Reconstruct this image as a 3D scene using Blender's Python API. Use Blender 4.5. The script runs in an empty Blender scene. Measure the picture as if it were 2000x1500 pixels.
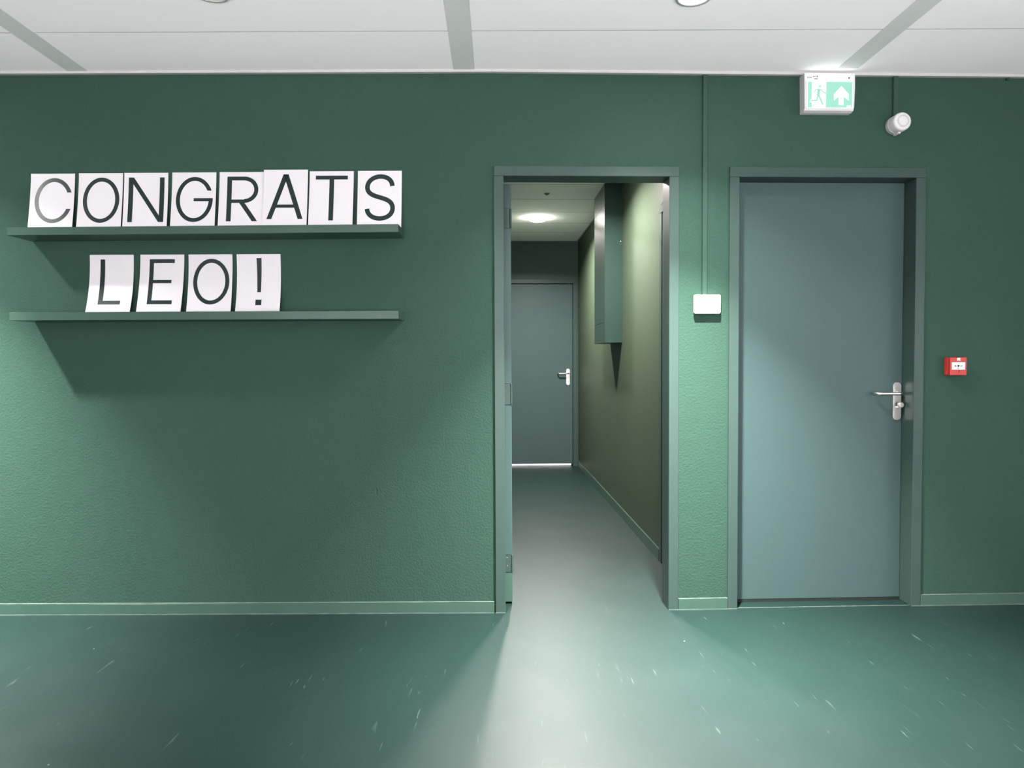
import bpy, bmesh, math, random
from mathutils import Vector, Matrix
random.seed(4)
sc = bpy.context.scene
col = sc.collection
PI = math.pi

# ------------------------------------------------------------------ camera
CAM_POS = Vector((0.0, -3.95, 1.4065))
YAW, PITCH, ROLL = 0.000863, 0.03172, -0.004425
fw = Vector((math.sin(YAW) * math.cos(PITCH), math.cos(YAW) * math.cos(PITCH), -math.sin(PITCH)))
r0 = fw.cross(Vector((0, 0, 1))).normalized(); u0 = r0.cross(fw)
rt = r0 * math.cos(ROLL) + u0 * math.sin(ROLL); up = u0 * math.cos(ROLL) - r0 * math.sin(ROLL)
cd = bpy.data.cameras.new('camera'); cd.sensor_width = 36.0; cd.lens = 1390.0 / 2000.0 * 36.0
cd.clip_start = 0.05; cd.clip_end = 60
cam = bpy.data.objects.new('camera', cd); col.objects.link(cam)
mw = Matrix((rt, up, -fw)).transposed().to_4x4(); mw.translation = CAM_POS
cam.matrix_world = mw
sc.camera = cam

# ------------------------------------------------------------------ world, added daylight lamps, exposure
wd = bpy.data.worlds.new('world'); sc.world = wd; wd.use_nodes = True
wd.node_tree.nodes['Background'].inputs[0].default_value = (0.80, 0.90, 1.0, 1)
wd.node_tree.nodes['Background'].inputs[1].default_value = 1.0
sc.view_settings.view_transform = 'Standard'; sc.view_settings.look = 'None'
sc.view_settings.gamma = 1.0; sc.view_settings.use_curve_mapping = False
sc.view_settings.exposure = 0.0

DAY = (1.0, 0.945, 0.955)
REAR_POWER = 400; REAR_TILT = 50; REAR_SPREAD = 150; SIDE_POWER = 130; SIDE_TILT = -18; SIDE_SPREAD = 150
def area(name, loc, rot, sx, sy, power, color, spread=180, parent=None, shape='RECTANGLE'):
    ld = bpy.data.lights.new(name, 'AREA'); ld.shape = shape; ld.size = sx; ld.size_y = sy
    ld.energy = power; ld.color = color; ld.spread = math.radians(spread)
    o = bpy.data.objects.new(name, ld); col.objects.link(o); o.location = loc; o.rotation_euler = rot
    o.parent = parent
    return o
# added area lights just inside unseen, made-up windows, standing in for daylight
for wx, wp in ((-3.0, 0.62), (-0.3, 1.70), (2.4, 0.85)):
    area('window_daylight', (wx, -7.88, 1.28), (math.radians(90 + REAR_TILT), 0, 0), 2.1, 1.9, REAR_POWER * wp, DAY, REAR_SPREAD)
for wy, wp in ((-5.6, 0.35), (-3.0, 1.0)):
    area('window_daylight', (4.52, wy, 1.28), (math.radians(90 + SIDE_TILT), 0, math.radians(90)), 2.1, 1.9, SIDE_POWER * wp, DAY, SIDE_SPREAD)
ROOM_LAMP = 285; LAMP_SPREAD = 78; LAMP_MID = 90; LAMP_WIDE = 16; ROOM_COL = (1.0, 0.985, 0.95)
CORR_LAMP = 212; CORR_COL = (1.0, 0.89, 0.85)

# ------------------------------------------------------------------ frames of reference
B = 0.03391                       # the wall with the two doors and the corridor behind it turn by this angle
PIV = Vector((-0.100, 0.0, 0.0))  # where the two stretches of wall meet
H = 2.995                         # ceiling
def RP(u, w, z):                  # a point of the turned frame: u along the wall, w into the corridor
    return PIV + Vector((u * math.cos(B) - w * math.sin(B), u * math.sin(B) + w * math.cos(B), z))

# ------------------------------------------------------------------ materials
MATS = {}
def mat(name, colr, rough=0.5, spec=0.5, metal=0.0, emit=None, estr=0.0, bump=None, vary=0.0, vscale=6.0, coat=0.0):
    if name in MATS: return MATS[name]
    m = bpy.data.materials.new(name); m.use_nodes = True
    nt = m.node_tree; n = nt.nodes; l = nt.links
    b = n['Principled BSDF']
    b.inputs['Base Color'].default_value = (*colr, 1); b.inputs['Roughness'].default_value = rough
    b.inputs['Specular IOR Level'].default_value = spec; b.inputs['Metallic'].default_value = metal
    b.inputs['Coat Weight'].default_value = coat
    if emit:
        b.inputs['Emission Color'].default_value = (*emit, 1); b.inputs['Emission Strength'].default_value = estr
    tc = n.new('ShaderNodeTexCoord')
    if vary > 0:
        ns = n.new('ShaderNodeTexNoise'); ns.inputs['Scale'].default_value = vscale; ns.inputs['Detail'].default_value = 4
        l.new(tc.outputs['Object'], ns.inputs['Vector'])
        mx = n.new('ShaderNodeMix'); mx.data_type = 'RGBA'
        mx.inputs[6].default_value = (*[c * (1 - vary) for c in colr], 1); mx.inputs[7].default_value = (*[min(1, c * (1 + vary)) for c in colr], 1)
        l.new(ns.outputs['Fac'], mx.inputs[0]); l.new(mx.outputs[2], b.inputs['Base Color'])
    if bump:
        last = None
        for scale, strength, dist in bump:
            ns = n.new('ShaderNodeTexNoise'); ns.inputs['Scale'].default_value = scale; ns.inputs['Detail'].default_value = 2.0
            l.new(tc.outputs['Object'], ns.inputs['Vector'])
            bp = n.new('ShaderNodeBump'); bp.inputs['Strength'].default_value = strength; bp.inputs['Distance'].default_value = dist
            l.new(ns.outputs['Fac'], bp.inputs['Height'])
            if last: l.new(last.outputs['Normal'], bp.inputs['Normal'])
            last = bp
        l.new(last.outputs['Normal'], b.inputs['Normal'])
    MATS[name] = m
    return m

WALL_GREEN = (0.0200, 0.0450, 0.0328)
FRAME_C = (0.0255, 0.0445, 0.0385)
LEAF_C = (0.0325, 0.0565, 0.0545)
m_wall = mat('green_wall_paint', WALL_GREEN, 0.75, 0.05, bump=[(85, 0.5, 0.0048), (9, 0.12, 0.01)], vary=0.06, vscale=1.5)
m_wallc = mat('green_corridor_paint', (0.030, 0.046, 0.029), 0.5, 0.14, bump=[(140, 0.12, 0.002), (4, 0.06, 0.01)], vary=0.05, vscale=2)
m_frame = mat('frame_gloss_paint', FRAME_C, 0.38, 0.12, bump=[(30, 0.02, 0.002)], vary=0.03)
m_leaf = mat('door_satin_paint', LEAF_C, 0.45, 0.10, bump=[(60, 0.03, 0.001)], vary=0.03, vscale=3)
m_trunk = mat('green_trunking_paint', WALL_GREEN, 0.5, 0.1, vary=0.03)
m_wallend = mat('green_end_wall_paint', (0.032, 0.055, 0.045), 0.6, 0.1, bump=[(140, 0.12, 0.002)], vary=0.05, vscale=2)
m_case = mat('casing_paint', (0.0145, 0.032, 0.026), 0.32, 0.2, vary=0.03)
m_base = mat('baseboard_paint', (0.026, 0.058, 0.043), 0.38, 0.3, vary=0.08, vscale=8)
m_shelf = mat('shelf_satin_paint', (0.031, 0.058, 0.045), 0.22, 0.16, bump=[(40, 0.02, 0.001)], vary=0.04)
m_white_wall = mat('white_plaster', (0.78, 0.78, 0.76), 0.8, 0.2, bump=[(50, 0.1, 0.002)])
m_tile = mat('ceiling_tile_white', (0.93, 0.92, 0.92), 0.9, 0.05, bump=[(220, 0.10, 0.001)], vary=0.015, vscale=3)
m_strip = mat('ceiling_strip_grey', (0.63, 0.65, 0.63), 0.6, 0.2, vary=0.02)
m_joint = mat('ceiling_joint_grey', (0.16, 0.165, 0.16), 0.9, 0.05, vary=0.02)
m_joint3 = mat('room_joint_grey', (0.46, 0.47, 0.46), 0.8, 0.05, vary=0.02)
m_joint2 = mat('corridor_joint_grey', (0.27, 0.275, 0.255), 0.8, 0.05, vary=0.02)
m_trimw = mat('white_trim', (0.34, 0.34, 0.335), 0.6, 0.1, vary=0.02)
m_card = mat('card_white', (0.465, 0.455, 0.47), 0.5, 0.1, vary=0.01)
m_ink = mat('card_ink', (0.010, 0.018, 0.018), 0.25, 0.25, vary=0.05)
m_plast = mat('white_plastic', (0.45, 0.45, 0.45), 0.45, 0.12, vary=0.01)
m_plast2 = mat('bright_white_plastic', (0.84, 0.84, 0.84), 0.4, 0.2, vary=0.01)
m_steel = mat('brushed_steel', (0.62, 0.60, 0.57), 0.30, 0.5, metal=1.0, bump=[(300, 0.03, 0.0005)])
m_red = mat('red_plastic', (0.30, 0.026, 0.022), 0.38, 0.15, vary=0.05)
m_black = mat('black_print', (0.015, 0.015, 0.018), 0.5, 0.3, vary=0.02)
m_grey = mat('grey_print', (0.10, 0.10, 0.11), 0.5, 0.3, vary=0.02)
m_dark = mat('dark_gap', (0.010, 0.014, 0.012), 0.8, 0.1, vary=0.02)
m_seal = mat('pale_sealant', (0.058, 0.082, 0.070), 0.7, 0.08, vary=0.6, vscale=14)
m_glass = mat('window_glass', (0.85, 0.92, 0.95), 0.05, 0.5, vary=0.01)
MATS['window_glass'].node_tree.nodes['Principled BSDF'].inputs['Transmission Weight'].default_value = 1.0
m_lens_on = mat('lamp_diffuser_lit', (0.9, 0.9, 0.9), 0.5, 0.2, emit=(1.0, 0.985, 0.95), estr=6.0)
m_lens_off = mat('lamp_diffuser_unlit', (0.75, 0.77, 0.75), 0.25, 0.5, vary=0.01)
m_lens_c = mat('corridor_diffuser_lit', (0.9, 0.9, 0.9), 0.5, 0.2, emit=(1.0, 0.95, 0.86), estr=100.0)
m_signg = mat('sign_green_lit', (0.09, 0.24, 0.18), 0.45, 0.1, emit=(0.30, 0.50, 0.42), estr=0.75)
m_signw = mat('sign_white_lit', (0.60, 0.62, 0.61), 0.45, 0.1, emit=(0.95, 1.0, 0.98), estr=0.45)
m_led = mat('sign_led', (0.9, 0.9, 0.9), 0.4, 0.2, emit=(0.93, 1.0, 0.98), estr=3.0)

# relief on the left stretch of wall: paint ridges and a dent
def wall_left_marks():
    m = m_wall.copy(); m.name = 'green_wall_paint_ridged'
    nt = m.node_tree; n = nt.nodes; l = nt.links
    b = n['Principled BSDF']; prev = b.inputs['Normal'].links[0].from_socket
    tc = n.new('ShaderNodeTexCoord'); sp = n.new('ShaderNodeSeparateXYZ'); l.new(tc.outputs['Object'], sp.inputs[0])
    def math_(op, a, bb, clamp=False):
        q = n.new('ShaderNodeMath'); q.operation = op; q.use_clamp = clamp
        for i, v in enumerate((a, bb)):
            if isinstance(v, (int, float)): q.inputs[i].default_value = v
            else: l.new(v, q.inputs[i])
        return q.outputs[0]
    ns = n.new('ShaderNodeTexNoise'); ns.inputs['Scale'].default_value = 3.0; l.new(tc.outputs['Object'], ns.inputs['Vector'])
    wob = math_('MULTIPLY', math_('SUBTRACT', ns.outputs['Fac'], 0.5), 0.02)
    tot = None
    for x0 in (-1.590, -1.560):
        d = math_('ABSOLUTE', math_('ADD', math_('SUBTRACT', sp.outputs[0], x0), wob), 0)
        k = math_('SUBTRACT', 1.0, math_('DIVIDE', d, 0.004), True)
        tot = k if tot is None else math_('ADD', tot, k)
    zin = math_('MULTIPLY', math_('GREATER_THAN', sp.outputs[2], 0.60), math_('LESS_THAN', sp.outputs[2], 1.70))
    ridge = math_('MULTIPLY', tot, zin)
    dx = math_('DIVIDE', math_('SUBTRACT', sp.outputs[0], -0.756), 0.008); dz = math_('DIVIDE', math_('SUBTRACT', sp.outputs[2], 0.684), 0.022)
    rr = math_('ADD', math_('MULTIPLY', dx, dx), math_('MULTIPLY', dz, dz))
    dent = math_('SUBTRACT', 1.0, rr, True)
    hgt = math_('SUBTRACT', math_('MULTIPLY', ridge, 0.35), math_('MULTIPLY', dent, 1.6))
    bp = n.new('ShaderNodeBump'); bp.inputs['Strength'].default_value = 0.5; bp.inputs['Distance'].default_value = 0.004
    l.new(hgt, bp.inputs['Height']); l.new(prev, bp.inputs['Normal']); l.new(bp.outputs['Normal'], b.inputs['Normal'])
    return m

def floor_mat():
    m = bpy.data.materials.new('green_vinyl_floor'); m.use_nodes = True
    nt = m.node_tree; n = nt.nodes; l = nt.links; b = n['Principled BSDF']
    tc = n.new('ShaderNodeTexCoord')
    def noise(scale, detail=3, vec=None, dist=0.0):
        q = n.new('ShaderNodeTexNoise'); q.inputs['Scale'].default_value = scale; q.inputs['Detail'].default_value = detail
        q.inputs['Distortion'].default_value = dist
        l.new(vec or tc.outputs['Object'], q.inputs['Vector']); return q.outputs['Fac']
    def ramp(fac, p0, c0, p1, c1):
        r = n.new('ShaderNodeValToRGB'); e = r.color_ramp.elements
        e[0].position = p0; e[0].color = (*[c0] * 3, 1); e[1].position = p1; e[1].color = (*[c1] * 3, 1)
        l.new(fac, r.inputs[0]); return r.outputs[0]
    def mul(a, bb):
        q = n.new('ShaderNodeMath'); q.operation = 'MULTIPLY'
        for i, v in enumerate((a, bb)):
            if isinstance(v, (int, float)): q.inputs[i].default_value = v
            else: l.new(v, q.inputs[i])
        return q.outputs[0]
    def mixc(fac, a, bb):
        q = n.new('ShaderNodeMix'); q.data_type = 'RGBA'; l.new(fac, q.inputs[0])
        for i, v in ((6, a), (7, bb)):
            if isinstance(v, tuple): q.inputs[i].default_value = (*v, 1)
            else: l.new(v, q.inputs[i])
        return q.outputs[2]
    base = mixc(noise(1.2), FLOOR_A, FLOOR_B)
    # dust specks
    vo = n.new('ShaderNodeTexVoronoi'); vo.inputs['Scale'].default_value = 5.0; l.new(tc.outputs['Object'], vo.inputs['Vector'])
    speck = mul(ramp(vo.outputs['Distance'], 0.012, 1, 0.026, 0), ramp(noise(1.7), 0.50, 0, 0.56, 1))
    # short scratches in two directions
    tot = None
    for ang, sy, sc_, gate, seed in ((0.5, 0.12, 55, 0.54, 3.1), (-0.6, 0.10, 48, 0.53, 9.4), (1.2, 0.15, 60, 0.55, 5.7), (-1.3, 0.12, 50, 0.55, 7.2)):
        mp = n.new('ShaderNodeMapping'); mp.inputs['Rotation'].default_value = (0, 0, ang); mp.inputs['Scale'].default_value = (1, sy, 1)
        mp.inputs['Location'].default_value = (seed, seed, 0)
        l.new(tc.outputs['Object'], mp.inputs['Vector'])
        s = mul(ramp(noise(sc_, 2, mp.outputs[0], 0.4), 0.69, 0, 0.77, 1), ramp(noise(2.3 + seed * .1), gate - .06, 0, gate + .04, 1))
        if tot is None: tot = s
        else:
            q = n.new('ShaderNodeMath'); q.operation = 'MAXIMUM'; l.new(tot, q.inputs[0]); l.new(s, q.inputs[1]); tot = q.outputs[0]
    c = mixc(mul(tot, 0.14), base, (0.12, 0.17, 0.155))
    c = mixc(mul(speck, 0.6), c, (0.25, 0.30, 0.28))
    l.new(c, b.inputs['Base Color'])
    rg = n.new('ShaderNodeMapRange'); l.new(noise(3.0, 5), rg.inputs[0]); rg.inputs[3].default_value = 0.38; rg.inputs[4].default_value = 0.48
    l.new(rg.outputs[0], b.inputs['Roughness'])
    b.inputs['Specular IOR Level'].default_value = 0.26
    bp = n.new('ShaderNodeBump'); bp.inputs['Strength'].default_value = 0.05; bp.inputs['Distance'].default_value = 0.002
    l.new(noise(220, 1), bp.inputs['Height']); l.new(bp.outputs['Normal'], b.inputs['Normal'])
    return m
FLOOR_A = (0.0038, 0.0120, 0.0102); FLOOR_B = (0.0052, 0.0150, 0.0128)
m_floor = floor_mat()

# ------------------------------------------------------------------ mesh helpers
class MB:
    """collects shapes into one mesh"""
    def __init__(s): s.bm = bmesh.new()
    def box(s, x0, x1, y0, y1, z0, z1, bev=0.0, seg=1):
        r = bmesh.ops.create_cube(s.bm, size=1.0)
        vs = r['verts']
        for v in vs:
            v.co = Vector(((x0 + x1) / 2 + v.co.x * (x1 - x0), (y0 + y1) / 2 + v.co.y * (y1 - y0), (z0 + z1) / 2 + v.co.z * (z1 - z0)))
        if bev > 0:
            es = list({e for v in vs for e in v.link_edges})
            bmesh.ops.bevel(s.bm, geom=es, offset=bev, segments=seg, affect='EDGES', profile=0.5)
        return s
    def prism(s, pts, y0, y1):
        """outline in (x, z), extruded along y; pts counter-clockwise seen from -y"""
        a = [s.bm.verts.new((x, y0, z)) for x, z in pts]; b = [s.bm.verts.new((x, y1, z)) for x, z in pts]
        n = len(pts)
        s.bm.faces.new(a); s.bm.faces.new(b[::-1])
        for i in range(n):
            j = (i + 1) % n; s.bm.faces.new((a[j], a[i], b[i], b[j]))
        return s
    def rrect(s, x0, x1, z0, z1, y0, y1, r, seg=6):
        pts = []
        for cx, cz, a0 in ((x1 - r, z0 + r, -PI / 2), (x1 - r, z1 - r, 0), (x0 + r, z1 - r, PI / 2), (x0 + r, z0 + r, PI)):
            for k in range(seg + 1):
                a = a0 + k * PI / 2 / seg; pts.append((cx + r * math.cos(a), cz + r * math.sin(a)))
        return s.prism(pts, y0, y1)
    def lathe(s, prof, c=(0, 0, 0), axis='z', n=40, cap=True):
        """profile of (radius, height) turned about an axis through c"""
        rings = []
        for r, h in prof:
            ring = []
            for k in range(n):
                a = 2 * PI * k / n; p = (r * math.cos(a), r * math.sin(a), h)
                if axis == 'y': p = (p[0], p[2], p[1])
                ring.append(s.bm.verts.new(Vector(p) + Vector(c)))
            rings.append(ring)
        for a, b in zip(rings, rings[1:]):
            for k in range(n):
                j = (k + 1) % n; s.bm.faces.new((a[k], a[j], b[j], b[k]))
        if cap:
            s.bm.faces.new(rings[0][::-1]); s.bm.faces.new(rings[-1])
        return s
    def tube(s, pts, r, n=12, sub=1):
        pts = [Vector(p) for p in pts]; rings = []
        nx = None
        for i, p in enumerate(pts):
            t = (pts[min(i + 1, len(pts) - 1)] - pts[max(i - 1, 0)]).normalized()
            if nx is None:
                nx = t.cross(Vector((0, 0, 1)))
                if nx.length < 1e-4: nx = t.cross(Vector((1, 0, 0)))
            nx = (nx - t * nx.dot(t)).normalized(); ny = t.cross(nx)
            rings.append([s.bm.verts.new(p + (nx * math.cos(2 * PI * k / n) + ny * math.sin(2 * PI * k / n)) * r) for k in range(n)])
        for a, b in zip(rings, rings[1:]):
            for k in range(n):
                j = (k + 1) % n; s.bm.faces.new((a[k], a[j], b[j], b[k]))
        s.bm.faces.new(rings[0][::-1]); s.bm.faces.new(rings[-1])
        return s
    def build(s, name, m, parent=None, loc=None, rz=None, smooth=False):
        bmesh.ops.recalc_face_normals(s.bm, faces=s.bm.faces)
        me = bpy.data.meshes.new(name); s.bm.to_mesh(me); s.bm.free()
        me.materials.append(m)
        if smooth:
            for p in me.polygons: p.use_smooth = True
            try: me.set_sharp_from_angle(angle=math.radians(35))
            except Exception: pass
        o = bpy.data.objects.new(name, me); col.objects.link(o)
        if parent: o.parent = parent
        if loc is not None: o.location = loc
        if rz is not None: o.rotation_euler.z = rz
        return o
def tag(o, label=None, cat=None, group=None, kind=None):
    if label: o['label'] = label
    if cat: o['category'] = cat
    if group: o['group'] = group
    if kind: o['kind'] = kind
    return o
def empty(name, loc, rz=0.0):
    o = bpy.data.objects.new(name, None); col.objects.link(o); o.location = loc; o.rotation_euler.z = rz
    o.empty_display_size = 0.1
    return o
def copy_obj(o, parent, loc=None):
    c = o.copy(); col.objects.link(c); c.parent = parent
    if loc is not None: c.location = loc
    return c

# ------------------------------------------------------------------ setting
XL, XR, YB = -5.2, 4.6, -8.0
tag(MB().box(XL - .15, XR + .15, YB - .15, 8.0, -0.10, 0.0).build('floor', m_floor),
    'green satin vinyl floor running on into the corridor', 'floor', kind='structure')

WT = 0.13
tag(MB().box(XL, PIV.x + 0.012, 0.0, WT, 0.0, 3.2).build('wall_left_of_doors', wall_left_marks()),
    'dark green textured wall behind the two letter shelves', 'wall', kind='structure')
F1 = (0.006, 1.036); F2 = (1.318, 2.432); FT = 2.481; FW = 0.056
rw = MB()
rw.box(-0.012, F1[0] + 0.02, 0.0, WT, 0, 3.2)
rw.box(F1[0] + 0.02, F1[1] - 0.02, 0.0, WT, FT - 0.02, 3.2)
rw.box(F1[1] - 0.02, F2[0] + 0.02, 0.0, WT, 0, 3.2)
rw.box(F2[0] + 0.02, F2[1] - 0.02, 0.0, WT, FT - 0.02, 3.2)
rw.box(F2[1] - 0.02, 4.95, 0.0, WT, 0, 3.2)
tag(rw.build('wall_with_doors', m_wall, loc=PIV, rz=B), 'dark green textured wall holding the two door frames', 'wall', kind='structure')
# rest of the room, behind and beside the camera; windows added for light
tag(MB().box(XL - .15, XL, YB, WT, 0, 3.2).build('wall_left', m_wall), 'plain green side wall on the left', 'wall', kind='structure')
rwall = MB(); ys = [YB, -6.70, -4.50, -4.10, -1.90, 0.16]
for i in (0, 2, 4): rwall.box(XR, XR + .15, ys[i], ys[i + 1], 0, 3.2)
for i in (1, 3): rwall.box(XR, XR + .15, ys[i], ys[i + 1], 0, .25); rwall.box(XR, XR + .15, ys[i], ys[i + 1], 2.30, 3.2)
tag(rwall.build('wall_right', m_white_wall), 'plain white side wall with windows on the right', 'wall', kind='structure')
rear = MB(); z0, z1 = 0.25, 2.30
xs = [XL - .15, -4.10, -1.90, -1.40, 0.80, 1.30, 3.50, XR + .15]
for i in range(0, 8, 2): rear.box(xs[i], xs[i + 1], YB - .15, YB, 0, 3.2)
for i in (1, 3, 5):
    rear.box(xs[i], xs[i + 1], YB - .15, YB, 0, z0); rear.box(xs[i], xs[i + 1], YB - .15, YB, z1, 3.2)
tag(rear.build('wall_rear', m_white_wall), 'white rear wall with three wide windows', 'wall', kind='structure')
wins = [(((xs[i] + xs[i + 1]) / 2, YB - .06, z0), 0, (xs[i + 1] - xs[i]) / 2, 'wide white framed window in the rear wall', 'rear windows') for i in (1, 3, 5)]
wins += [((XR + .06, (ys[i] + ys[i + 1]) / 2, z0), PI / 2, (ys[i + 1] - ys[i]) / 2, 'wide white framed window in the right side wall', 'side windows') for i in (1, 3)]
for k, (loc_, rz_, hw, lab, grp) in enumerate(wins):  # unseen windows, made up to account for the added light
    e = tag(empty('window_%d' % (k + 1), loc_, rz_), lab, 'window', group=grp, kind='structure')
    hh = z1 - z0
    f = MB(); f.box(-hw, -hw + .06, -.03, .03, 0, hh); f.box(hw - .06, hw, -.03, .03, 0, hh); f.box(-hw + .06, hw - .06, -.03, .03, 0, .06); f.box(-hw + .06, hw - .06, -.03, .03, hh - .06, hh)
    f.build('window_frame', m_trimw, e)
    MB().box(-hw + .06, hw - .06, -.004, .004, .06, hh - .06).build('pane', m_glass, e)

# corridor
CU0, CU1, CW = 0.0, 1.178, 5.50
tag(MB().box(CU0 - .10, CU0, WT, CW, 0, 3.2).build('wall_corridor_left', m_wallc, loc=PIV, rz=B), 'green corridor wall behind the open door leaf', 'wall', kind='structure')
D4 = (0.02, 0.972); D4T = 2.478     # frame of the side door in the corridor's right wall (range of w)
cr = MB()
cr.box(CU1, CU1 + .12, WT, D4[0] + .12, 0, 3.2)
cr.box(CU1, CU1 + .12, D4[0] + .12, D4[1] - .02, D4T - .02, 3.2)
cr.box(CU1, CU1 + .12, D4[1] - .02, CW, 0, 3.2)
tag(cr.build('wall_corridor_right', m_wallc, loc=PIV, rz=B), 'green corridor wall carrying the tall duct casing', 'wall', kind='structure')
FD = (0.098, 1.166); FDT = 2.492
ce = MB()
ce.box(CU0 - .10, FD[0] + .02, CW, CW + .12, 0, 3.2); ce.box(FD[0] + .02, FD[1] - .02, CW, CW + .12, FDT - .02, 3.2); ce.box(FD[1] - .02, CU1 + .12, CW, CW + .12, 0, 3.2)
tag(ce.build('wall_corridor_end', m_wallend, loc=PIV, rz=B), 'dark green end wall of the corridor around the far door', 'wall', kind='structure')
# bright space behind the far door, seen only through the gap under the leaf
bs = MB(); bs.box(-0.6, 1.8, CW + 1.6, CW + 1.7, 0, 3.2); bs.box(-0.7, -0.6, CW + .12, CW + 1.7, 0, 3.2); bs.box(1.8, 1.9, CW + .12, CW + 1.7, 0, 3.2); bs.box(-.7, 1.9, CW + .12, CW + 1.7, 3.0, 3.1); bs.box(-.6, 1.8, CW + .10, CW + 1.6, 0.0, 0.004)
tag(bs.build('wall_beyond_far_door', m_white_wall, loc=PIV, rz=B), 'bright white room glimpsed under the far door', 'wall', kind='structure')
area('far_room_daylight', RP(0.6, CW + 0.9, 2.9), (0, 0, B), 1.6, 1.0, 160, DAY)

# baseboards
def baseboard(name, x0, x1, loc, rz, label, hgt=0.062, wdir='x'):
    b = MB().box(x0, x1, -0.014, 0.0, 0.0, hgt, 0.002).build(name, m_base, loc=loc, rz=rz)
    tag(b, label, 'baseboard', kind='structure')
    MB().box(x0, x1, -0.0175, -0.0141, 0.0, 0.0045).build('sealant_bead', m_seal, b)
    MB().box(x0, x1, -0.0142, -0.0005, hgt, hgt + 0.0022).build('sealant_bead', m_seal, b)
    return b
baseboard('baseboard_left', XL + .001, PIV.x - 0.001, (0, 0, 0), 0, 'green baseboard under the letter shelves')
baseboard('baseboard_middle', F1[1] + .001, F2[0] - .001, PIV, B, 'short green baseboard between the two doors')
baseboard('baseboard_right', F2[1] + .001, 4.66, PIV, B, 'green baseboard right of the closed door')
cb = empty('baseboard_corridor', RP(CU1, 0, 0), B - PI / 2); tag(cb, 'green baseboard along the corridor\'s right wall', 'baseboard', kind='structure')
# local x of this empty runs out of the corridor (towards -w)
MB().box(-CW + .001, -D4[1] - .004, -0.014, -0.0005, 0.0, 0.078, 0.002).build('board', m_base, cb)
MB().box(-CW + .001, -D4[1] - .004, -0.0142, -0.0005, 0.078, 0.0805).build('sealant_bead', m_frame, cb)

# ceiling: slab, grey strips, white panels
ceil = tag(MB().box(XL, XR, YB, 0.0, H + 0.003, H + 0.10).build('ceiling', m_joint), 'suspended ceiling of long white panels between grey strips', 'ceiling', kind='structure')
ROT = -0.0
strips = [-4.45, -2.350, -0.250, 1.840, 3.94]; SW = 0.112; SK = 0.020
def strip_x(xc, y): return xc - SK * y
for xc in strips:
    s = MB(); b = s.bm
    y0_, y1_ = YB + .01, -0.024
    pts = [(strip_x(xc, y0_) - SW / 2, y0_), (strip_x(xc, y0_) + SW / 2, y0_), (strip_x(xc, y1_) + SW / 2, y1_), (strip_x(xc, y1_) - SW / 2, y1_)]
    lo = [b.verts.new((x, y, H - 0.001)) for x, y in pts]; hi = [b.verts.new((x, y, H + 0.0028)) for x, y in pts]
    b.faces.new(lo[::-1]); b.faces.new(hi)
    for i in range(4): j = (i + 1) % 4; b.faces.new((lo[i], lo[j], hi[j], hi[i]))
    s.build('ceiling_strip', m_strip, ceil)
rows = [-0.024, -0.476] + [-0.476 - 0.6 * k for k in range(1, 13)]
rows = [r for r in rows if r > YB] + [YB + 0.01]
GAP = 0.0045
edges = [XL + .01] + strips + [XR - .01]
lamp_xy = []
for i in range(len(edges) - 1):
    for j in range(len(rows) - 1):
        ya, yb = rows[j] - (GAP if j else 0), rows[j + 1] + GAP
        def ex(k, y, side):
            if k == 0 or k == len(edges) - 1: return edges[k]
            return strip_x(edges[k], y) + side * (SW / 2 + 0.0006)
        pts = [(ex(i, yb, 1), yb), (ex(i + 1, yb, -1), yb), (ex(i + 1, ya, -1), ya), (ex(i, ya, 1), ya)]
        if pts[1][0] - pts[0][0] < 0.05: continue
        s = MB(); b = s.bm
        lo = [b.verts.new((x, y, H)) for x, y in pts]; hi = [b.verts.new((x, y, H + 0.0028)) for x, y in pts]
        b.faces.new(lo[::-1]); b.faces.new(hi)
        for q in range(4): t = (q + 1) % 4; b.faces.new((lo[q], lo[t], hi[t], hi[q]))
        s.build('ceiling_panel', m_tile, ceil)
for r_ in rows[1:-1]:
    MB().box(XL + .01, XR - .01, r_ - GAP, r_ + GAP, H + 0.0003, H + 0.0029).build('joint_strip', m_joint3, ceil)
# edge trim where ceiling meets wall
tr = tag(MB().box(XL, PIV.x, -0.026, -0.0005, H - 0.012, H + 0.0028, 0.0015).build('trim_1', m_trimw), 'white ceiling edge trim above the letter shelves', 'trim', kind='structure')
tr2 = tag(MB().box(0.0, 4.70, -0.026, -0.0005, H - 0.012, H + 0.0028, 0.0015).build('trim_2', m_trimw, loc=PIV, rz=B), 'white ceiling edge trim above the doors', 'trim', kind='structure')
fill = tag(MB().prism([(0.0, -0.03), (4.7, -0.03), (4.7, 0.19), (0.0, 0.0)], 0, 0.02).build('trim_3', m_tile), 'white ceiling wedge closing the gap along the door wall', 'trim', kind='structure')
for v in fill.data.vertices: v.co = Vector((v.co.x + PIV.x, v.co.z, H + 0.0005 + v.co.y * 0.5))

# corridor ceiling
cc = tag(MB().box(CU0 - .1, CU1 + .1, WT, CW + .1, H + 0.003, H + 0.1).build('ceiling_corridor', m_joint, loc=PIV, rz=B), 'corridor ceiling of white cross panels with thin joints', 'ceiling', kind='structure')
cw = [WT, 0.687, 1.287, 1.887, 2.487, 3.07, 3.66, 4.26, 4.86, 5.46, CW]
for a, b_ in zip(cw, cw[1:]):
    MB().box(CU0 + .001, CU1 - .018, a + .006, b_ - .006, H, H + .0028).build('ceiling_panel', m_tile, cc)
for a in cw[1:-1]:
    MB().box(CU0 + .001, CU1 - .018, a - .006, a + .006, H + .0003, H + .0029).build('joint_strip', m_joint2, cc)
MB().box(CU1 - .017, CU1 - .001, WT + .001, CW - .001, H - .004, H + .0028).build('edge_trim', m_trimw, cc)

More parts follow.
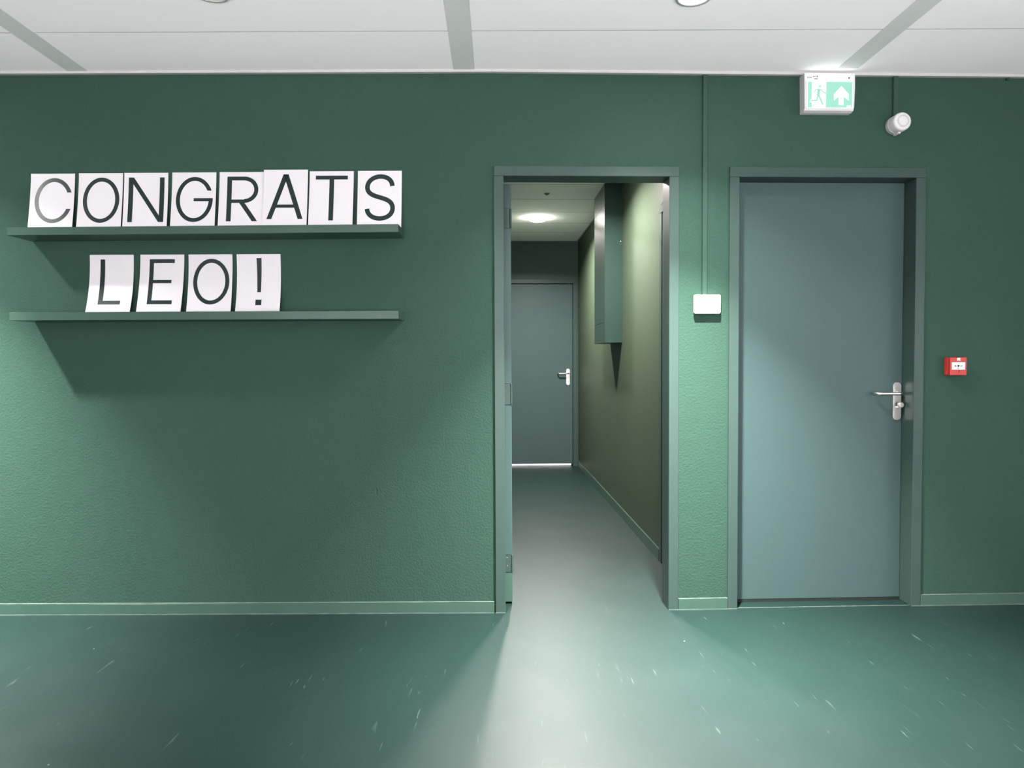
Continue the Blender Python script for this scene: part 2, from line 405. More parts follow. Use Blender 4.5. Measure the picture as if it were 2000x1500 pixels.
# ------------------------------------------------------------------ doors
def frame_mesh(u0, u1, top, w0=-0.013, w1=WT + 0.004, fw_=FW, bev=0.0025):
    f = MB()
    f.box(u0, u0 + fw_, w0, w1, 0.0, top - fw_, bev); f.box(u1 - fw_, u1, w0, w1, 0.0, top - fw_, bev)
    f.box(u0, u1, w0, w1, top - fw_, top, bev)
    return f
def lever_set(parent, u, z, w, scale=1.0, knob=True, length=0.125):
    """escutcheon, lever and cylinder on a leaf whose face lies at w; u is the plate's middle, z its lower end"""
    hw = 0.0235
    MB().rrect(u - hw, u + hw, z, z + 0.218, w - 0.008, w, 0.020).build('handle_plate', m_steel, parent)
    lv = MB(); zz = z + 0.155
    pts = [(u + .008, w - .004, zz), (u + .008, w - .035, zz), (u + .005, w - .047, zz), (u - .004, w - .054, zz), (u - .018, w - .056, zz), (u - length + .012, w - .056, zz),
           (u - length - .004, w - .053, zz), (u - length - .014, w - .044, zz), (u - length - .018, w - .030, zz), (u - length - .018, w - .016, zz)]
    lv.tube(pts, 0.0092, 14); lv.lathe([(0.014, w - .016), (0.014, w - .008)], (u + .008, 0, zz), 'y', 24)
    tag(lv.build('lever', m_steel, parent, smooth=True), 'brushed steel lever with a returned end')
    if knob:
        k = MB(); k.lathe([(0.009, w - .026), (0.009, w - .008)], (u + .006, 0, z + .075), 'y', 24)
        k.lathe([(0.0135, w - .044), (0.0155, w - .042), (0.0155, w - .028), (0.014, w - .026)], (u + .006, 0, z + .089), 'y', 28)
        k.build('knob', m_steel, parent, smooth=True)

# door 1: open doorway, leaf folded back into the corridor
d1 = tag(empty('door_1', PIV, B), 'open doorway with grey-green frame, leaf swung into the corridor', 'door', kind='structure')
frame_mesh(F1[0], F1[1], FT).build('frame', m_frame, d1)
leaf = MB().box(0.063, 0.106, 0.139, 1.06, 0.012, 2.415, 0.0015).build('leaf', m_leaf, d1)
for za, zb in ((2.168, 2.278), (1.159, 1.277), (0.186, 0.285)):
    h = MB(); h.box(0.0645, 0.0975, 0.1375, 0.1392, za, zb); h.lathe([(0.006, za), (0.006, zb)], (0.1045, 0.140, 0), 'z', 12)
    h.build('hinge', m_frame, leaf)
    g = MB(); g.box(0.0645, 0.0995, 0.1380, 0.1391, za - .003, zb + .003); g.build('hinge_recess', m_dark, leaf)
    for q, (du, dz) in enumerate(((.010, .85), (.024, .63), (.012, .38), (.024, .12))):
        MB().lathe([(0.0032, 0.1366), (0.0032, 0.1376)], (0.0645 + du, 0, za + (zb - za) * dz), 'y', 10).build('screw', m_steel if za < .5 and q % 2 == 0 else m_black, leaf)
MB().box(0.0635, 0.1055, 0.1375, 0.1389, 0.013, 0.180).build('edge_strip', m_base, leaf)
sl = MB(); sl.box(F1[0], F1[0] + FW, -0.0165, -0.0131, 0, 0.004); sl.box(F1[1] - FW, F1[1], -0.0165, -0.0131, 0, 0.004); sl.build('sealant_bead', m_seal, d1)


# door 2: closed door
d2 = tag(empty('door_2', PIV, B), 'closed blue-green door with steel lever in a matching frame', 'door', kind='structure')
frame_mesh(F2[0], F2[1], FT).build('frame', m_frame, d2)
leaf2 = MB().box(F2[0] + FW + .001, F2[1] - FW - .002, 0.100, 0.128, 0.017, FT - FW - .002, 0.0015).build('leaf', m_leaf, d2)
lever_set(leaf2, 2.3415, 1.057, 0.100)
MB().box(F2[0] + FW + .001, F2[1] - FW - .001, 0.101, WT, 0.0002, 0.016).build('threshold_gap', m_dark, d2)
MB().box(F2[0] + FW, F2[1] - FW, 0.0, 0.005, 0.0, 0.0025).build('sealant_bead', m_seal, d2)
sl = MB(); sl.box(F2[0], F2[0] + FW, -0.0165, -0.0131, 0, 0.004); sl.box(F2[1] - FW, F2[1], -0.0165, -0.0131, 0, 0.004); sl.build('sealant_bead', m_seal, d2)

# door 3: far end of the corridor
d3 = tag(empty('door_3', PIV, B), 'closed green door at the corridor end, light under it', 'door', kind='structure')
frame_mesh(FD[0], FD[1], FDT, CW - .012, CW + .124).build('frame', m_frame, d3)
leaf3 = MB().box(FD[0] + FW + .004, FD[1] - FW - .005, CW + .012, CW + .052, 0.036, FDT - FW - .008, 0.0015).build('leaf', m_leaf, d3)
lever_set(leaf3, 1.043, 1.088, CW + .012, knob=False, length=0.12)
st = MB(); st.box(FD[0] + FW, FD[0] + FW + .02, CW + .054, CW + .07, 0.0, FDT - FW); st.box(FD[1] - FW - .02, FD[1] - FW, CW + .054, CW + .07, 0.0, FDT - FW); st.box(FD[0] + FW, FD[1] - FW, CW + .054, CW + .07, FDT - FW - .02, FDT - FW)
st.build('door_stop', m_dark, d3)

# door 4: side door in the corridor's right wall, seen edge-on
d4 = tag(empty('door_4', RP(CU1, 0, 0), B - PI / 2), 'narrowly seen side door just inside the corridor on its right', 'door', kind='structure')
a0, a1 = -D4[1], -(D4[0] + .125)
fr = MB(); fr.box(a0, a0 + FW, -0.013, .11, 0, D4T - FW, .002); fr.box(a1 - .02, a1, -0.013, .11, 0, D4T - FW, .002); fr.box(a0, a1, -0.013, .11, D4T - FW, D4T, .002)
fr.build('frame', m_frame, d4)
MB().box(a0 + FW + .007, a1 - .024, -0.008, 0.032, .012, D4T - FW - .006, .0015).build('leaf', m_leaf, d4)
sg = MB(); sg.box(a0 - .012, a0 - .0005, -0.004, -0.0005, 0, D4T + .012); sg.box(a0, a1, -0.004, -0.0005, D4T + .0005, D4T + .012); sg.build('shadow_gap', m_dark, d4)
sg = MB(); sg.box(a0 + FW, a0 + FW + .007, 0.0, .03, 0, D4T - FW); sg.build('leaf_gap', m_dark, d4)

# ------------------------------------------------------------------ shelves
SH = []; TILT = 0.0044      # the upper shelf hangs slightly out of level
for zt, zb, x0, x1, lab in ((2.124, 2.082, -2.636, -0.588, 'upper dark green wall shelf carrying the word CONGRATS'), (1.676, 1.633, -2.636, -0.592, 'lower dark green wall shelf carrying the word LEO!')):
    e = tag(empty('wall_shelf', ((x0 + x1) / 2, 0, zb)), lab, 'shelf', 'letter shelves')
    hw = (x1 - x0) / 2
    MB().box(-hw, hw, -0.198, -0.0006, 0, zt - zb, 0.0012).build('board', m_shelf, e)
    MB().box(-hw + .0005, hw - .0005, -0.2, -0.1981, 0.0008, zt - zb - .0008, 0.0006).build('front_edge', m_shelf, e)
    SH.append(e)
    if zt > 2: e.rotation_euler.y = -TILT
    sc_ = MB(); sc_.lathe([(0.004, 0), (0.004, 0.0015)], (hw - .010, -0.030, zt - zb), 'z', 12); sc_.build('screw', m_steel, e)

# ------------------------------------------------------------------ letter cards
CWD, CHT = 0.2415, 0.330
def arc(cx, cy, rx, ry, th, a0=None, a1=None, y0=None, y1=None, n=40):
    """quads of an elliptic band; angles run clockwise from the right as seen, y down. y0/y1 cut the ends level."""
    ao0 = ai0 = a0; ao1 = ai1 = a1
    if y0 is not None:
        ao0 = math.asin(max(-1, min(1, (y0 - cy) / ry))); ai0 = math.asin(max(-1, min(1, (y0 - cy) / (ry - th))))
    if y1 is not None:
        ao1 = math.asin(max(-1, min(1, (y1 - cy) / ry))) + 2 * PI * 0; ai1 = math.asin(max(-1, min(1, (y1 - cy) / (ry - th))))
    q = []
    def P(a, s): return (cx + (rx - s) * math.cos(a), cy + (ry - s) * math.sin(a))
    for k in range(n):
        f0, f1 = k / n, (k + 1) / n
        o0, o1 = ao0 + (ao1 - ao0) * f0, ao0 + (ao1 - ao0) * f1
        i0, i1 = ai0 + (ai1 - ai0) * f0, ai0 + (ai1 - ai0) * f1
        q.append([P(o0, 0), P(o1, 0), P(i1, th), P(i0, th)])
    return q
def quad(p, n=14, n2=1):
    """four corners a b c d split along a-d / b-c"""
    a, b, c, d = p; q = []
    L_ = lambda s, t, f: (s[0] + (t[0] - s[0]) * f, s[1] + (t[1] - s[1]) * f)
    for k in range(n):
        f0, f1 = k / n, (k + 1) / n
        q.append([L_(a, d, f0), L_(b, c, f0), L_(b, c, f1), L_(a, d, f1)])
    return q
def rect(x0, x1, y0, y1, n=None):
    return quad([(x0, y0), (x1, y0), (x1, y1), (x0, y1)], n or max(1, int((y1 - y0) / 0.015)))
def stroke(pts, th):
    """band of constant width along a polyline"""
    q = []; L_ = []
    for i, p in enumerate(pts):
        a = pts[max(i - 1, 0)]; b = pts[min(i + 1, len(pts) - 1)]
        dx, dy = b[0] - a[0], b[1] - a[1]; d = math.hypot(dx, dy); nx, ny = -dy / d * th / 2, dx / d * th / 2
        L_.append(((p[0] + nx, p[1] + ny), (p[0] - nx, p[1] - ny)))
    for (a, b), (c, d) in zip(L_, L_[1:]): q.append([a, b, d, c])
    return q
def cubic(p0, p1, p2, p3, n=14):
    return [tuple(((1 - t) ** 3 * p0[i] + 3 * (1 - t) ** 2 * t * p1[i] + 3 * (1 - t) * t * t * p2[i] + t ** 3 * p3[i]) for i in (0, 1)) for t in [k / n for k in range(n + 1)]]
T0, T1 = 0.0255, 0.2790       # letter top and bottom, measured from the card's top
TV, TH = 0.0258, 0.0220       # upright and level stroke widths
def glyph(ch):
    cy = (T0 + T1) / 2 + 0.0008
    if ch == 'O': return arc(0.1265, cy, 0.0995, 0.1285, 0.0225, 0, 2 * PI, n=64)
    if ch == 'C':
        ry, rx, th, cx = 0.1280, 0.1030, 0.0222, 0.1300
        a0o = -math.asin((cy - .107) / ry); a0i = -math.asin((cy - .107) / (ry - th)); a1o = math.asin((.200 - cy) / ry) - 2 * PI; a1i = math.asin((.200 - cy) / (ry - th)) - 2 * PI
        q = []
        n = 56
        P = lambda a, s: (cx + (rx - s) * math.cos(a), cy + (ry - s) * math.sin(a))
        for k in range(n):
            f0, f1 = k / n, (k + 1) / n
            q.append([P(a0o + (a1o - a0o) * f0, 0), P(a0o + (a1o - a0o) * f1, 0), P(a0i + (a1i - a0i) * f1, th), P(a0i + (a1i - a0i) * f0, th)])
        return q
    if ch == 'G':
        ry, rx, th, cx = 0.1280, 0.1010, 0.0222, 0.1250
        a0o = -math.asin((cy - .103) / ry); a0i = -math.asin((cy - .103) / (ry - th)); yb = 0.150
        a1o = math.asin((yb - cy) / ry) - 2 * PI; a1i = math.asin((yb - cy) / (ry - th)) - 2 * PI
        q = []; n = 60
        P = lambda a, s: (cx + (rx - s) * math.cos(a), cy + (ry - s) * math.sin(a))
        for k in range(n):
            f0, f1 = k / n, (k + 1) / n
            q.append([P(a0o + (a1o - a0o) * f0, 0), P(a0o + (a1o - a0o) * f1, 0), P(a0i + (a1i - a0i) * f1, th), P(a0i + (a1i - a0i) * f0, th)])
        return q + rect(0.121, 0.226, 0.1455, 0.1635, 2)
    if ch == 'N':
        return rect(0.0255, 0.0255 + TV, T0, T1) + rect(0.196, 0.196 + TV, T0, T1) + quad([(0.0255, T0), (0.0535, T0), (0.221, T1), (0.193, T1)], 18)
    if ch == 'R':
        s = rect(0.0430, 0.0430 + TV, T0, T1) + rect(0.066, 0.140, T0, T0 + TH, 2) + rect(0.066, 0.140, 0.1555, 0.1750, 2)
        o = arc(0.138, (T0 + 0.175) / 2, 0.0760, (0.175 - T0) / 2, 0.0225, -PI / 2, PI / 2, n=30)
        return s + o + quad([(0.107, 0.168), (0.136, 0.168), (0.2135, T1), (0.1835, T1)], 12)
    if ch == 'A':
        return quad([(0.108, T0), (0.136, T0), (0.0490, T1), (0.0220, T1)], 18) + quad([(0.108, T0), (0.136, T0), (0.219, T1), (0.192, T1)], 18) + rect(0.060, 0.182, 0.197, 0.215, 2)
    if ch == 'T':
        return rect(0.0335, 0.2095, T0 - .001, T0 + TH - .001, 2) + rect(0.109, 0.109 + TV, T0, T1)
    if ch == 'S':
        p = cubic((0.190, 0.086), (0.186, 0.008), (0.056, 0.018), (0.053, 0.092), 20)[0:]
        p2 = cubic((0.053, 0.092), (0.053, 0.168), (0.193, 0.132), (0.193, 0.213), 20)[1:]
        p3 = cubic((0.193, 0.213), (0.191, 0.288), (0.058, 0.290), (0.053, 0.215), 20)[1:]
        return stroke(p + p2 + p3, 0.0255)
    if ch == 'L':
        return rect(0.0590, 0.0590 + TV, T0, T1) + rect(0.080, 0.181, T1 - TH + .0005, T1, 2)
    if ch == 'E':
        return rect(0.0520, 0.0520 + .0235, T0, T1) + rect(0.072, 0.190, T0, T0 + TH, 2) + rect(0.072, 0.176, 0.142, 0.160, 2) + rect(0.072, 0.188, T1 - TH, T1, 2)
    if ch == '!':
        return quad([(0.109, T0 - .004), (0.137, T0 - .004), (0.1335, 0.213), (0.1135, 0.213)], 14) + rect(0.1065, 0.1395, 0.255, 0.286, 3)
def card(ch, xl, zshelf, label, yb=0.058, yt=0.004, k=1.4, tall=0.0, shift=0.0, fwd=0.0):
    e = tag(empty('letter_card', (xl + CWD / 2, -yb - fwd, zshelf + 0.0003)), label, 'letter card', 'letter cards on the shelves')
    hgt = CHT + tall
    def S(x, s):     # x from card's left, s up from the card's bottom -> point relative to the empty
        f = 1 - s / hgt
        y = -(yt + (yb - yt) * f ** k) + yb
        return Vector((x - CWD / 2 + shift * (s / hgt), y, s * 0.992))
    m = MB(); bm = m.bm; n = 16; th = 0.0012
    ft = [[bm.verts.new(S(x, hgt * i / n)) for x in (0, CWD)] for i in range(n + 1)]
    bk = [[bm.verts.new(S(x, hgt * i / n) + Vector((0, th, 0))) for x in (0, CWD)] for i in range(n + 1)]
    for i in range(n):
        bm.faces.new((ft[i][0], ft[i][1], ft[i + 1][1], ft[i + 1][0])); bm.faces.new((bk[i][1], bk[i][0], bk[i + 1][0], bk[i + 1][1]))
        for s_ in (0, 1): bm.faces.new((ft[i][s_], ft[i + 1][s_], bk[i + 1][s_], bk[i][s_]))
    bm.faces.new((ft[0][0], ft[0][1], bk[0][1], bk[0][0])); bm.faces.new((ft[n][0], ft[n][1], bk[n][1], bk[n][0]))
    m.build('sheet', m_card, e, smooth=True)
    g = MB(); bm = g.bm
    for q in glyph(ch):
        vs = [bm.verts.new(S(x, hgt - t) + Vector((0, -0.0005, 0))) for x, t in q]
        try: bm.faces.new(vs)
        except ValueError: pass
    bmesh.ops.remove_doubles(bm, verts=bm.verts, dist=1e-6)
    for f in bm.faces:
        f.normal_update()
        if f.normal.y > 0: f.normal_flip()
    me = bpy.data.meshes.new('printed_letter'); bm.to_mesh(me); bm.free(); me.materials.append(m_ink)
    for p in me.polygons: p.use_smooth = True
    o = bpy.data.objects.new('printed_letter', me); col.objects.link(o); o.parent = e
    tag(o, 'glossy black printed character')
    return e
up_ = [('C', -2.625, 'first of the upper row'), ('O', -2.361, 'between C and N on the upper shelf'), ('N', -2.113, 'on the upper shelf'), ('G', -1.853, 'on the upper shelf'), ('R', -1.594, 'on the upper shelf'),
       ('A', -1.351, 'on the upper shelf, set slightly higher'), ('T', -1.103, 'on the upper shelf'), ('S', -0.837, 'at the right end of the upper shelf')]
for i, (ch, x, wh) in enumerate(up_):
    card(ch, x, 2.1245 + TILT * (x + CWD / 2 + 1.612), 'white card printed with a black letter %s, %s' % (ch, wh), yb=0.056 + (0.004 if ch in 'CO' else 0), k=1.25, tall=0.009 if ch == 'A' else 0.0, fwd=0.006 if ch == 'A' else 0.0, shift=(-.008, -.009, -.008, -.004, -.003, -.001, .001, -.001)[i])
lo_ = [('L', -2.319, 'white card printed with a black letter L, first of the lower row'), ('E', -2.042, 'white card printed with a black letter E on the lower shelf'), ('O', -1.769, 'white card printed with a black letter O on the lower shelf'),
       ('!', -1.503, 'white card printed with a black exclamation mark on the lower shelf')]
for ch, x, lab in lo_:
    card(ch, x, 1.676, lab, yb=0.066, k=2.2 if ch in 'L!' else 1.7, shift={'L': -.002, 'E': 0, 'O': -.008, '!': -.009}[ch])

# ------------------------------------------------------------------ things on the door wall (empties in the turned frame)
def wallthing(name, u, z, label, cat, group=None, w=-0.0005):
    return tag(empty(name, RP(u, w, z), B), label, cat, group)
# cable trunking
def trunk(u, z0, z1, label):
    e = wallthing('cable_trunking', u, z0, label, 'cable trunking', 'painted cable trunkings')
    MB().box(-0.014, 0.014, -0.013, 0, 0, z1 - z0, 0.001).build('base_channel', m_trunk, e)
    MB().box(-0.0125, 0.0125, -0.0160, -0.0131, 0, z1 - z0, 0.0012).build('cover', m_trunk, e)
trunk(1.179, 1.774, H - .0125, 'thin green cable trunking from ceiling down to the white box')
trunk(2.2505, 2.755, H - .0125, 'short green cable trunking from ceiling down to the alarm sounder')
# white box
e = wallthing('wall_controller', 1.190, 1.667, 'small white rounded box on the wall between the doors', 'wall box')
MB().rrect(-0.066, 0.066, 0.006, 0.100, -0.012, 0, 0.008).build('back_plate', m_plast2, e)
b = MB().rrect(-0.0735, 0.0735, 0, 0.1055, -0.030, -0.0121, 0.009)
c = b.build('cover', m_plast2, e)
bv = c.modifiers.new('bevel', 'BEVEL'); bv.width = 0.002; bv.segments = 2; bv.limit_method = 'ANGLE'
MB().rrect(-0.005, 0.005, 0.012, 0.0165, -0.0305, -0.0301, 0.002).build('status_mark', m_grey, e)
# peg by the ceiling on the far right
e = wallthing('wall_peg', 2.894, 2.970, 'tiny green peg on the wall just under the ceiling edge', 'peg')
MB().rrect(-0.010, 0.010, 0.0, 0.0125, -0.010, 0, 0.004).build('peg_head', m_trunk, e)
MB().lathe([(0.0035, -0.014), (0.0035, -0.0101)], (0, 0, 0.006), 'y', 12).build('pin', m_trunk, e)

# exit sign
e = wallthing('exit_sign', 1.852, 2.772, 'lit green and white emergency exit sign under the ceiling', 'exit sign')
hs = MB(); bm = hs.bm
hw0, hw1, hz = 0.137, 0.141, 0.206
prof = [(0.000, 0.0), (-0.030, 0.0), (-0.052, 0.006), (-0.060, 0.020), (-0.062, 0.130), (-0.060, hz), (0.0, hz)]
vl = []; vr = []
for y, z in prof:
    hw = hw0 + (hw1 - hw0) * min(1, z / 0.10); ins = 0.0
    vl.append(bm.verts.new((-hw + ins, y, z))); vr.append(bm.verts.new((hw - ins, y, z)))
bm.faces.new(vl); bm.faces.new(vr[::-1])
for i in range(len(prof)):
    j = (i + 1) % len(prof); bm.faces.new((vl[i], vl[j], vr[j], vr[i]))
hs.build('housing', m_plast, e)
FY = -0.0626
def sy(z): return FY if z < .13 else FY
pn = MB().box(-0.128, 0.128, FY - 0.0020, FY, 0.014, 0.162, 0.0006).build('sign_panel', m_signw, e)
def flat(name, pts, m, yo, parent=None):
    """thin print; outline in (x, z)"""
    return MB().prism(pts, FY - 0.0020 - yo, FY - 0.0020 - yo + 0.0006).build(name, m, parent or e)
gr = flat('green_field', [(-0.1235, 0.0175), (0.1235, 0.0175), (0.1235, 0.158), (-0.1235, 0.158)], m_signg, 0.0007, pn)
def sg_xy(cx, cy): return (-0.138 + (cx - 150) / 1650 * 0.278, 0.206 - (cy - 60) / 1220 * 0.206)    # from the sign's own drawing grid
flat('door_pictogram', [sg_xy(370, 1165), sg_xy(830, 1165), sg_xy(840, 340), sg_xy(370, 340)], m_signw, 0.0013, pn)
arrow = [(1260, 1090), (1415, 1090), (1420, 810), (1590, 950), (1590, 740), (1345, 480), (1100, 740), (1100, 950), (1255, 810)]
flat('arrow_up', [sg_xy(*p) for p in arrow], m_signw, 0.0013, pn)
def ribbon(name, pts, th, m, yo):
    g = MB(); P = [sg_xy(*p) for p in pts]
    for a, b in zip(P, P[1:]):
        d = Vector((b[0] - a[0], b[1] - a[1])); nn = Vector((-d.y, d.x)).normalized() * th / 2; dd = d.normalized() * th * .2
        q = [(a[0] - dd.x - nn.x, a[1] - dd.y - nn.y), (b[0] + dd.x - nn.x, b[1] + dd.y - nn.y), (b[0] + dd.x + nn.x, b[1] + dd.y + nn.y), (a[0] - dd.x + nn.x, a[1] - dd.y + nn.y)]
        g.prism(q, FY - 0.002 - yo, FY - 0.002 - yo + 0.0006)
    return g
g = ribbon('x', [(430, 690), (490, 610), (570, 585), (690, 610), (760, 690), (840, 715)], 0.0055, m_signg, 0.0019)
g2 = ribbon('x', [(600, 620), (575, 780)], 0.0160, m_signg, 0.0019)
g3 = ribbon('x', [(575, 780), (530, 950), (350, 950)], 0.0085, m_signg, 0.0019)
g4 = ribbon('x', [(600, 790), (735, 1075)], 0.0090, m_signg, 0.0019)
hd = MB().lathe([(0.0075, FY - 0.0039), (0.0075, FY - 0.0033)], (sg_xy(630, 500)[0], 0, sg_xy(630, 500)[1]), 'y', 20)
for q in (g2, g3, g4, hd):
    tmp = bpy.data.meshes.new('t'); q.bm.to_mesh(tmp); g.bm.from_mesh(tmp); q.bm.free(); bpy.data.meshes.remove(tmp)
g.build('running_figure', m_signg, pn)
flat('foot_patch', [sg_xy(290, 1010), sg_xy(375, 1010), sg_xy(375, 900), sg_xy(330, 920)], m_signw, 0.0013, pn)
flat('maker_mark', [sg_xy(1530, 1165), sg_xy(1660, 1165), sg_xy(1660, 1100), sg_xy(1530, 1100)], m_signw, 0.0013, pn)
for q, (x0, x1, ya, yb) in enumerate(((410, 445, 150, 190), (465, 495, 150, 190), (535, 580, 145, 195), (450, 580, 230, 262), (235, 262, 180, 240), (285, 385, 190, 215))):
    a = sg_xy(x0, yb); b2 = sg_xy(x1, ya)
    MB().box(a[0], b2[0], -0.0614, -0.0604, a[1], b2[1]).build('status_print', m_grey, e)
MB().box(sg_xy(1570, 0)[0], sg_xy(1740, 0)[0], -0.0620, -0.0604, sg_xy(0, 262)[1], sg_xy(0, 165)[1], .0004).build('test_switch', m_strip, e)
MB().lathe([(0.0052, -0.0632), (0.0052, -0.0621)], (sg_xy(1605, 0)[0], 0, sg_xy(0, 212)[1]), 'y', 16).build('switch_dot', m_black, e)
MB().lathe([(0.0052, -0.0632), (0.0052, -0.0621)], (sg_xy(1705, 0)[0], 0, sg_xy(0, 212)[1]), 'y', 16).build('switch_dot', m_led, e)
MB().box(-0.125, 0.125, FY - 0.006, FY, 0.1635, 0.1675).build('led_strip', m_led, e)
area('exit_sign_light', (0, FY - 0.012, 0.165), (math.radians(90 + 60), 0, 0), 0.24, 0.006, 0.045, (0.88, 1.0, 0.97), 180, e)

# alarm sounder
e = wallthing('alarm_sounder', 2.247, 2.662, 'round white alarm sounder sticking out beside the exit sign', 'alarm')
cz = 0.050
b = MB().lathe([(0.049, -0.002), (0.050, -0.004), (0.050, -0.030), (0.047, -0.034)], (0, 0, cz), 'y', 48); b.build('base', m_plast, e, smooth=True)
b = MB().lathe([(0.0445, -0.0341), (0.050, -0.038), (0.050, -0.078), (0.0485, -0.085), (0.044, -0.090), (0.036, -0.0925)], (0, 0, cz), 'y', 48); b.build('body', m_plast, e, smooth=True)
b = MB().lathe([(0.0240, -0.0926), (0.0240, -0.0945), (0.0225, -0.0955)], (0, 0, cz), 'y', 40); b.build('front_disc', m_plast, e, smooth=True)
sl_me = None
for k in range(28):
    a = 2 * PI * k / 28
    if sl_me is None:
        s = MB().box(0.0265, 0.0335, -0.0929, -0.0922, -0.0011, 0.0011); o = s.build('sound_slot', m_grey, e); sl_me = o
    else: o = copy_obj(sl_me, e)
    o.location = (0, 0, cz); o.rotation_euler = (0, -a, 0)
b = MB().box(-0.008, 0.008, -0.060, -0.010, -0.056 + cz - .001, -0.046 + cz, .002); b.build('cable_lug', m_plast, e)

# fire call point
e = wallthing('fire_call_point', 2.6035, 1.318, 'red manual fire alarm call point right of the closed door', 'fire alarm')
MB().box(-0.0475, 0.0475, -0.030, 0, 0.0, 0.1005, 0.002).build('back_box', m_red, e)
MB().box(-0.0475, 0.0475, -0.055, -0.0301, 0.0, 0.1005, 0.003, 2).build('front_cover', m_red, e)
def cp(cx, cy): return (-0.0475 + (cx - 715) / 655 * 0.095, 0.1005 - (cy - 352) / 700 * 0.1005)
fy = -0.055
def cbox(name, x0, x1, y0, y1, m, d0, d1, par=None):
    a = cp(x0, y1); b2 = cp(x1, y0); return MB().box(a[0], b2[0], fy - d1, fy - d0, a[1], b2[1]).build(name, m, par or e)
cbox('recess_border', 745, 1320, 515, 855, mat('dark_red_plastic', (0.14, .012, .012), .4, vary=.05), 0.0, 0.0006)
pt = cbox('press_plate', 772, 1295, 545, 830, m_plast, 0.0006, 0.0016)
def cpoly(name, pts, m, par=None):
    return MB().prism([cp(*p) for p in pts], fy - 0.0022, fy - 0.0016).build(name, m, par or e)
cpoly('arrow_mark', [(868, 672), (868, 704), (915, 704), (915, 722), (962, 690), (915, 655), (915, 672)][::-1], m_black, pt)
cpoly('arrow_mark', [(1190, 674), (1190, 704), (1143, 704), (1143, 722), (1096, 690), (1143, 655), (1143, 674)], m_grey, pt)
a = cp(1028, 688); MB().lathe([(0.0060, fy - .0022), (0.0060, fy - .0016)], (a[0], 0, a[1]), 'y', 20).build('dot_mark', m_black, pt)
cpoly('small_print', [(985, 772), (985, 796), (1060, 796), (1060, 772)], m_grey, pt)
m_logo = m_signw
m_logo = mat('pale_print', (0.85, 0.80, 0.78), 0.5, 0.3, vary=.01)
h = MB()
for q in ([(985, 480), (1015, 480), (1015, 400), (985, 400)], [(985, 405), (1105, 405), (1105, 375), (985, 375)], [(1050, 480), (1105, 480), (1105, 440), (1050, 440)], [(1020, 440), (1060, 455), (1085, 415), (1050, 405)]):
    h.prism([cp(*p) for p in q], fy - 0.0006, fy)
h.build('house_fire_symbol', m_logo, e)
k = MB(); a = cp(1065, 885); k.lathe([(0.0032, fy - .0005), (0.0032, fy)], (a[0], 0, a[1]), 'y', 14); a = cp(1058, 955); b2 = cp(1073, 890); k.box(a[0], b2[0], fy - .0005, fy, a[1], b2[1]); k.build('key_hole', m_dark, e)

# ------------------------------------------------------------------ ceiling lights
def downlight(name, loc, rz, lit, label, group, power, colr, lens_m, spread=112, z=H, dome=0.0, wide=0.0, mid=0.0):
    e = tag(empty(name, (loc[0], loc[1], z), rz), label, 'ceiling light', group)
    r = MB().lathe([(0.066, -0.0005), (0.066, -0.003), (0.070, -0.006), (0.078, -0.005), (0.081, -0.0005)], (0, 0, 0), 'z', 48, cap=False); r.build('trim_ring', m_trimw, e, smooth=True)
    l_ = MB().lathe([(0.0655, -0.0006), (0.0655, -0.0030 - dome * .7), (0.058, -0.0030 - dome)], (0, 0, 0), 'z', 40); l_.build('diffuser', lens_m, e, smooth=True)
    if lit:
        area('lamp', (0, 0, -0.008 - dome), (0, 0, 0), 0.12, 0.12, power, colr, spread, e, 'DISK')
        if mid: area('lamp_flank', (0, 0, -0.0075 - dome), (0, 0, 0), 0.12, 0.12, mid, colr, 116, e, 'DISK')
        if wide: area('lamp_stray', (0, 0, -0.007 - dome), (0, 0, 0), 0.12, 0.12, wide, colr, 175, e, 'DISK')
    return e
downlight('ceiling_downlight', (0.805, -0.792), 0, True, 'lit round ceiling downlight above the doorway wall', 'room downlights', ROOM_LAMP, ROOM_COL, m_lens_on, LAMP_SPREAD, wide=LAMP_WIDE, mid=LAMP_MID)
downlight('ceiling_downlight', (-1.285, -0.842), 0, False, 'unlit round ceiling downlight above the letter shelves, cut by the frame', 'room downlights', 0, ROOM_COL, m_lens_off)
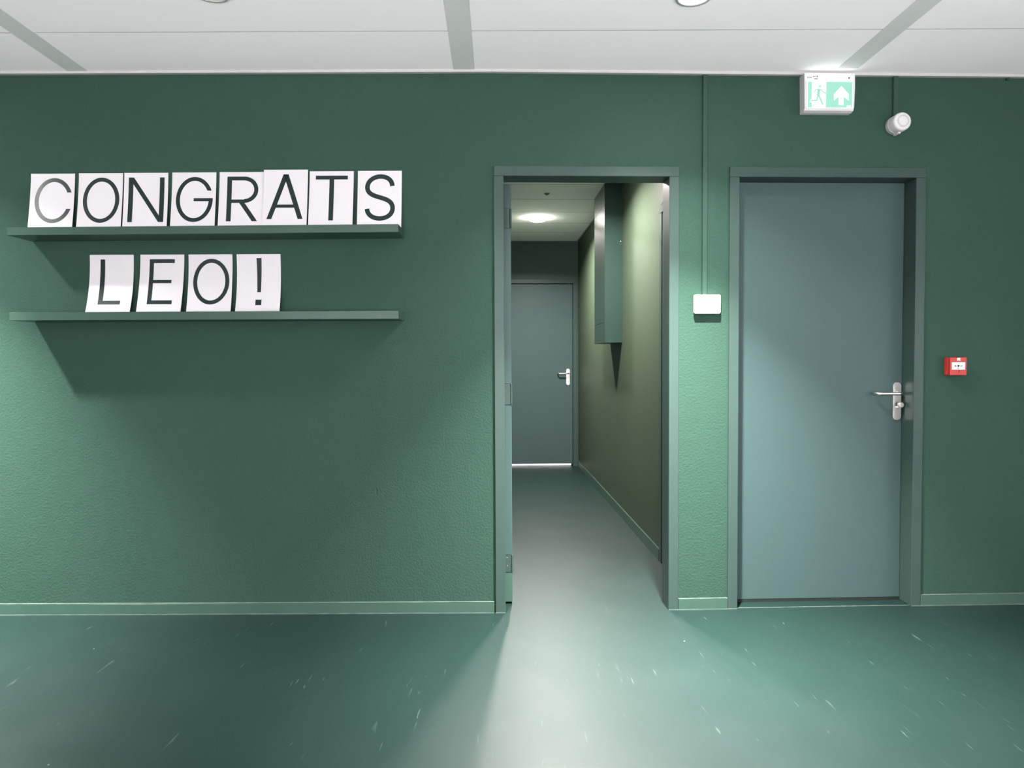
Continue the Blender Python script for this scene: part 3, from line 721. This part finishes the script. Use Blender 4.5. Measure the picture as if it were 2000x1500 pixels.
downlight('ceiling_downlight', (-3.360, -0.850), 0, True, 'lit ceiling downlight left of the frame, beyond the shelves', 'room downlights', ROOM_LAMP, ROOM_COL, m_lens_on, LAMP_SPREAD, wide=LAMP_WIDE, mid=LAMP_MID)
for u, w, lab in ((0.533, 3.958, 'lit round corridor light near the far door'), (0.533, 1.60, 'lit round corridor light just behind the doorway head')):
    p = RP(u, w, 0); e = downlight('corridor_light', (p.x, p.y), B, True, lab, 'corridor lights', CORR_LAMP, CORR_COL, m_lens_c, 153, dome=0.032)
    e.scale = (1.35, 1.35, 1)
# small ceiling sensor in the corridor
p = RP(0.538, 2.80, H); e = tag(empty('ceiling_sensor', p, B), 'small grey cone sensor on the corridor ceiling before the lamp', 'sensor')
MB().lathe([(0.036, -0.0005), (0.036, -0.004), (0.030, -0.007)], (0, 0, 0), 'z', 32).build('base_ring', m_strip, e, smooth=True)
MB().lathe([(0.028, -0.0071), (0.022, -0.013), (0.010, -0.022), (0.004, -0.024)], (0, 0, 0), 'z', 32).build('cone', m_grey, e, smooth=True)

# ------------------------------------------------------------------ duct casing on the corridor wall
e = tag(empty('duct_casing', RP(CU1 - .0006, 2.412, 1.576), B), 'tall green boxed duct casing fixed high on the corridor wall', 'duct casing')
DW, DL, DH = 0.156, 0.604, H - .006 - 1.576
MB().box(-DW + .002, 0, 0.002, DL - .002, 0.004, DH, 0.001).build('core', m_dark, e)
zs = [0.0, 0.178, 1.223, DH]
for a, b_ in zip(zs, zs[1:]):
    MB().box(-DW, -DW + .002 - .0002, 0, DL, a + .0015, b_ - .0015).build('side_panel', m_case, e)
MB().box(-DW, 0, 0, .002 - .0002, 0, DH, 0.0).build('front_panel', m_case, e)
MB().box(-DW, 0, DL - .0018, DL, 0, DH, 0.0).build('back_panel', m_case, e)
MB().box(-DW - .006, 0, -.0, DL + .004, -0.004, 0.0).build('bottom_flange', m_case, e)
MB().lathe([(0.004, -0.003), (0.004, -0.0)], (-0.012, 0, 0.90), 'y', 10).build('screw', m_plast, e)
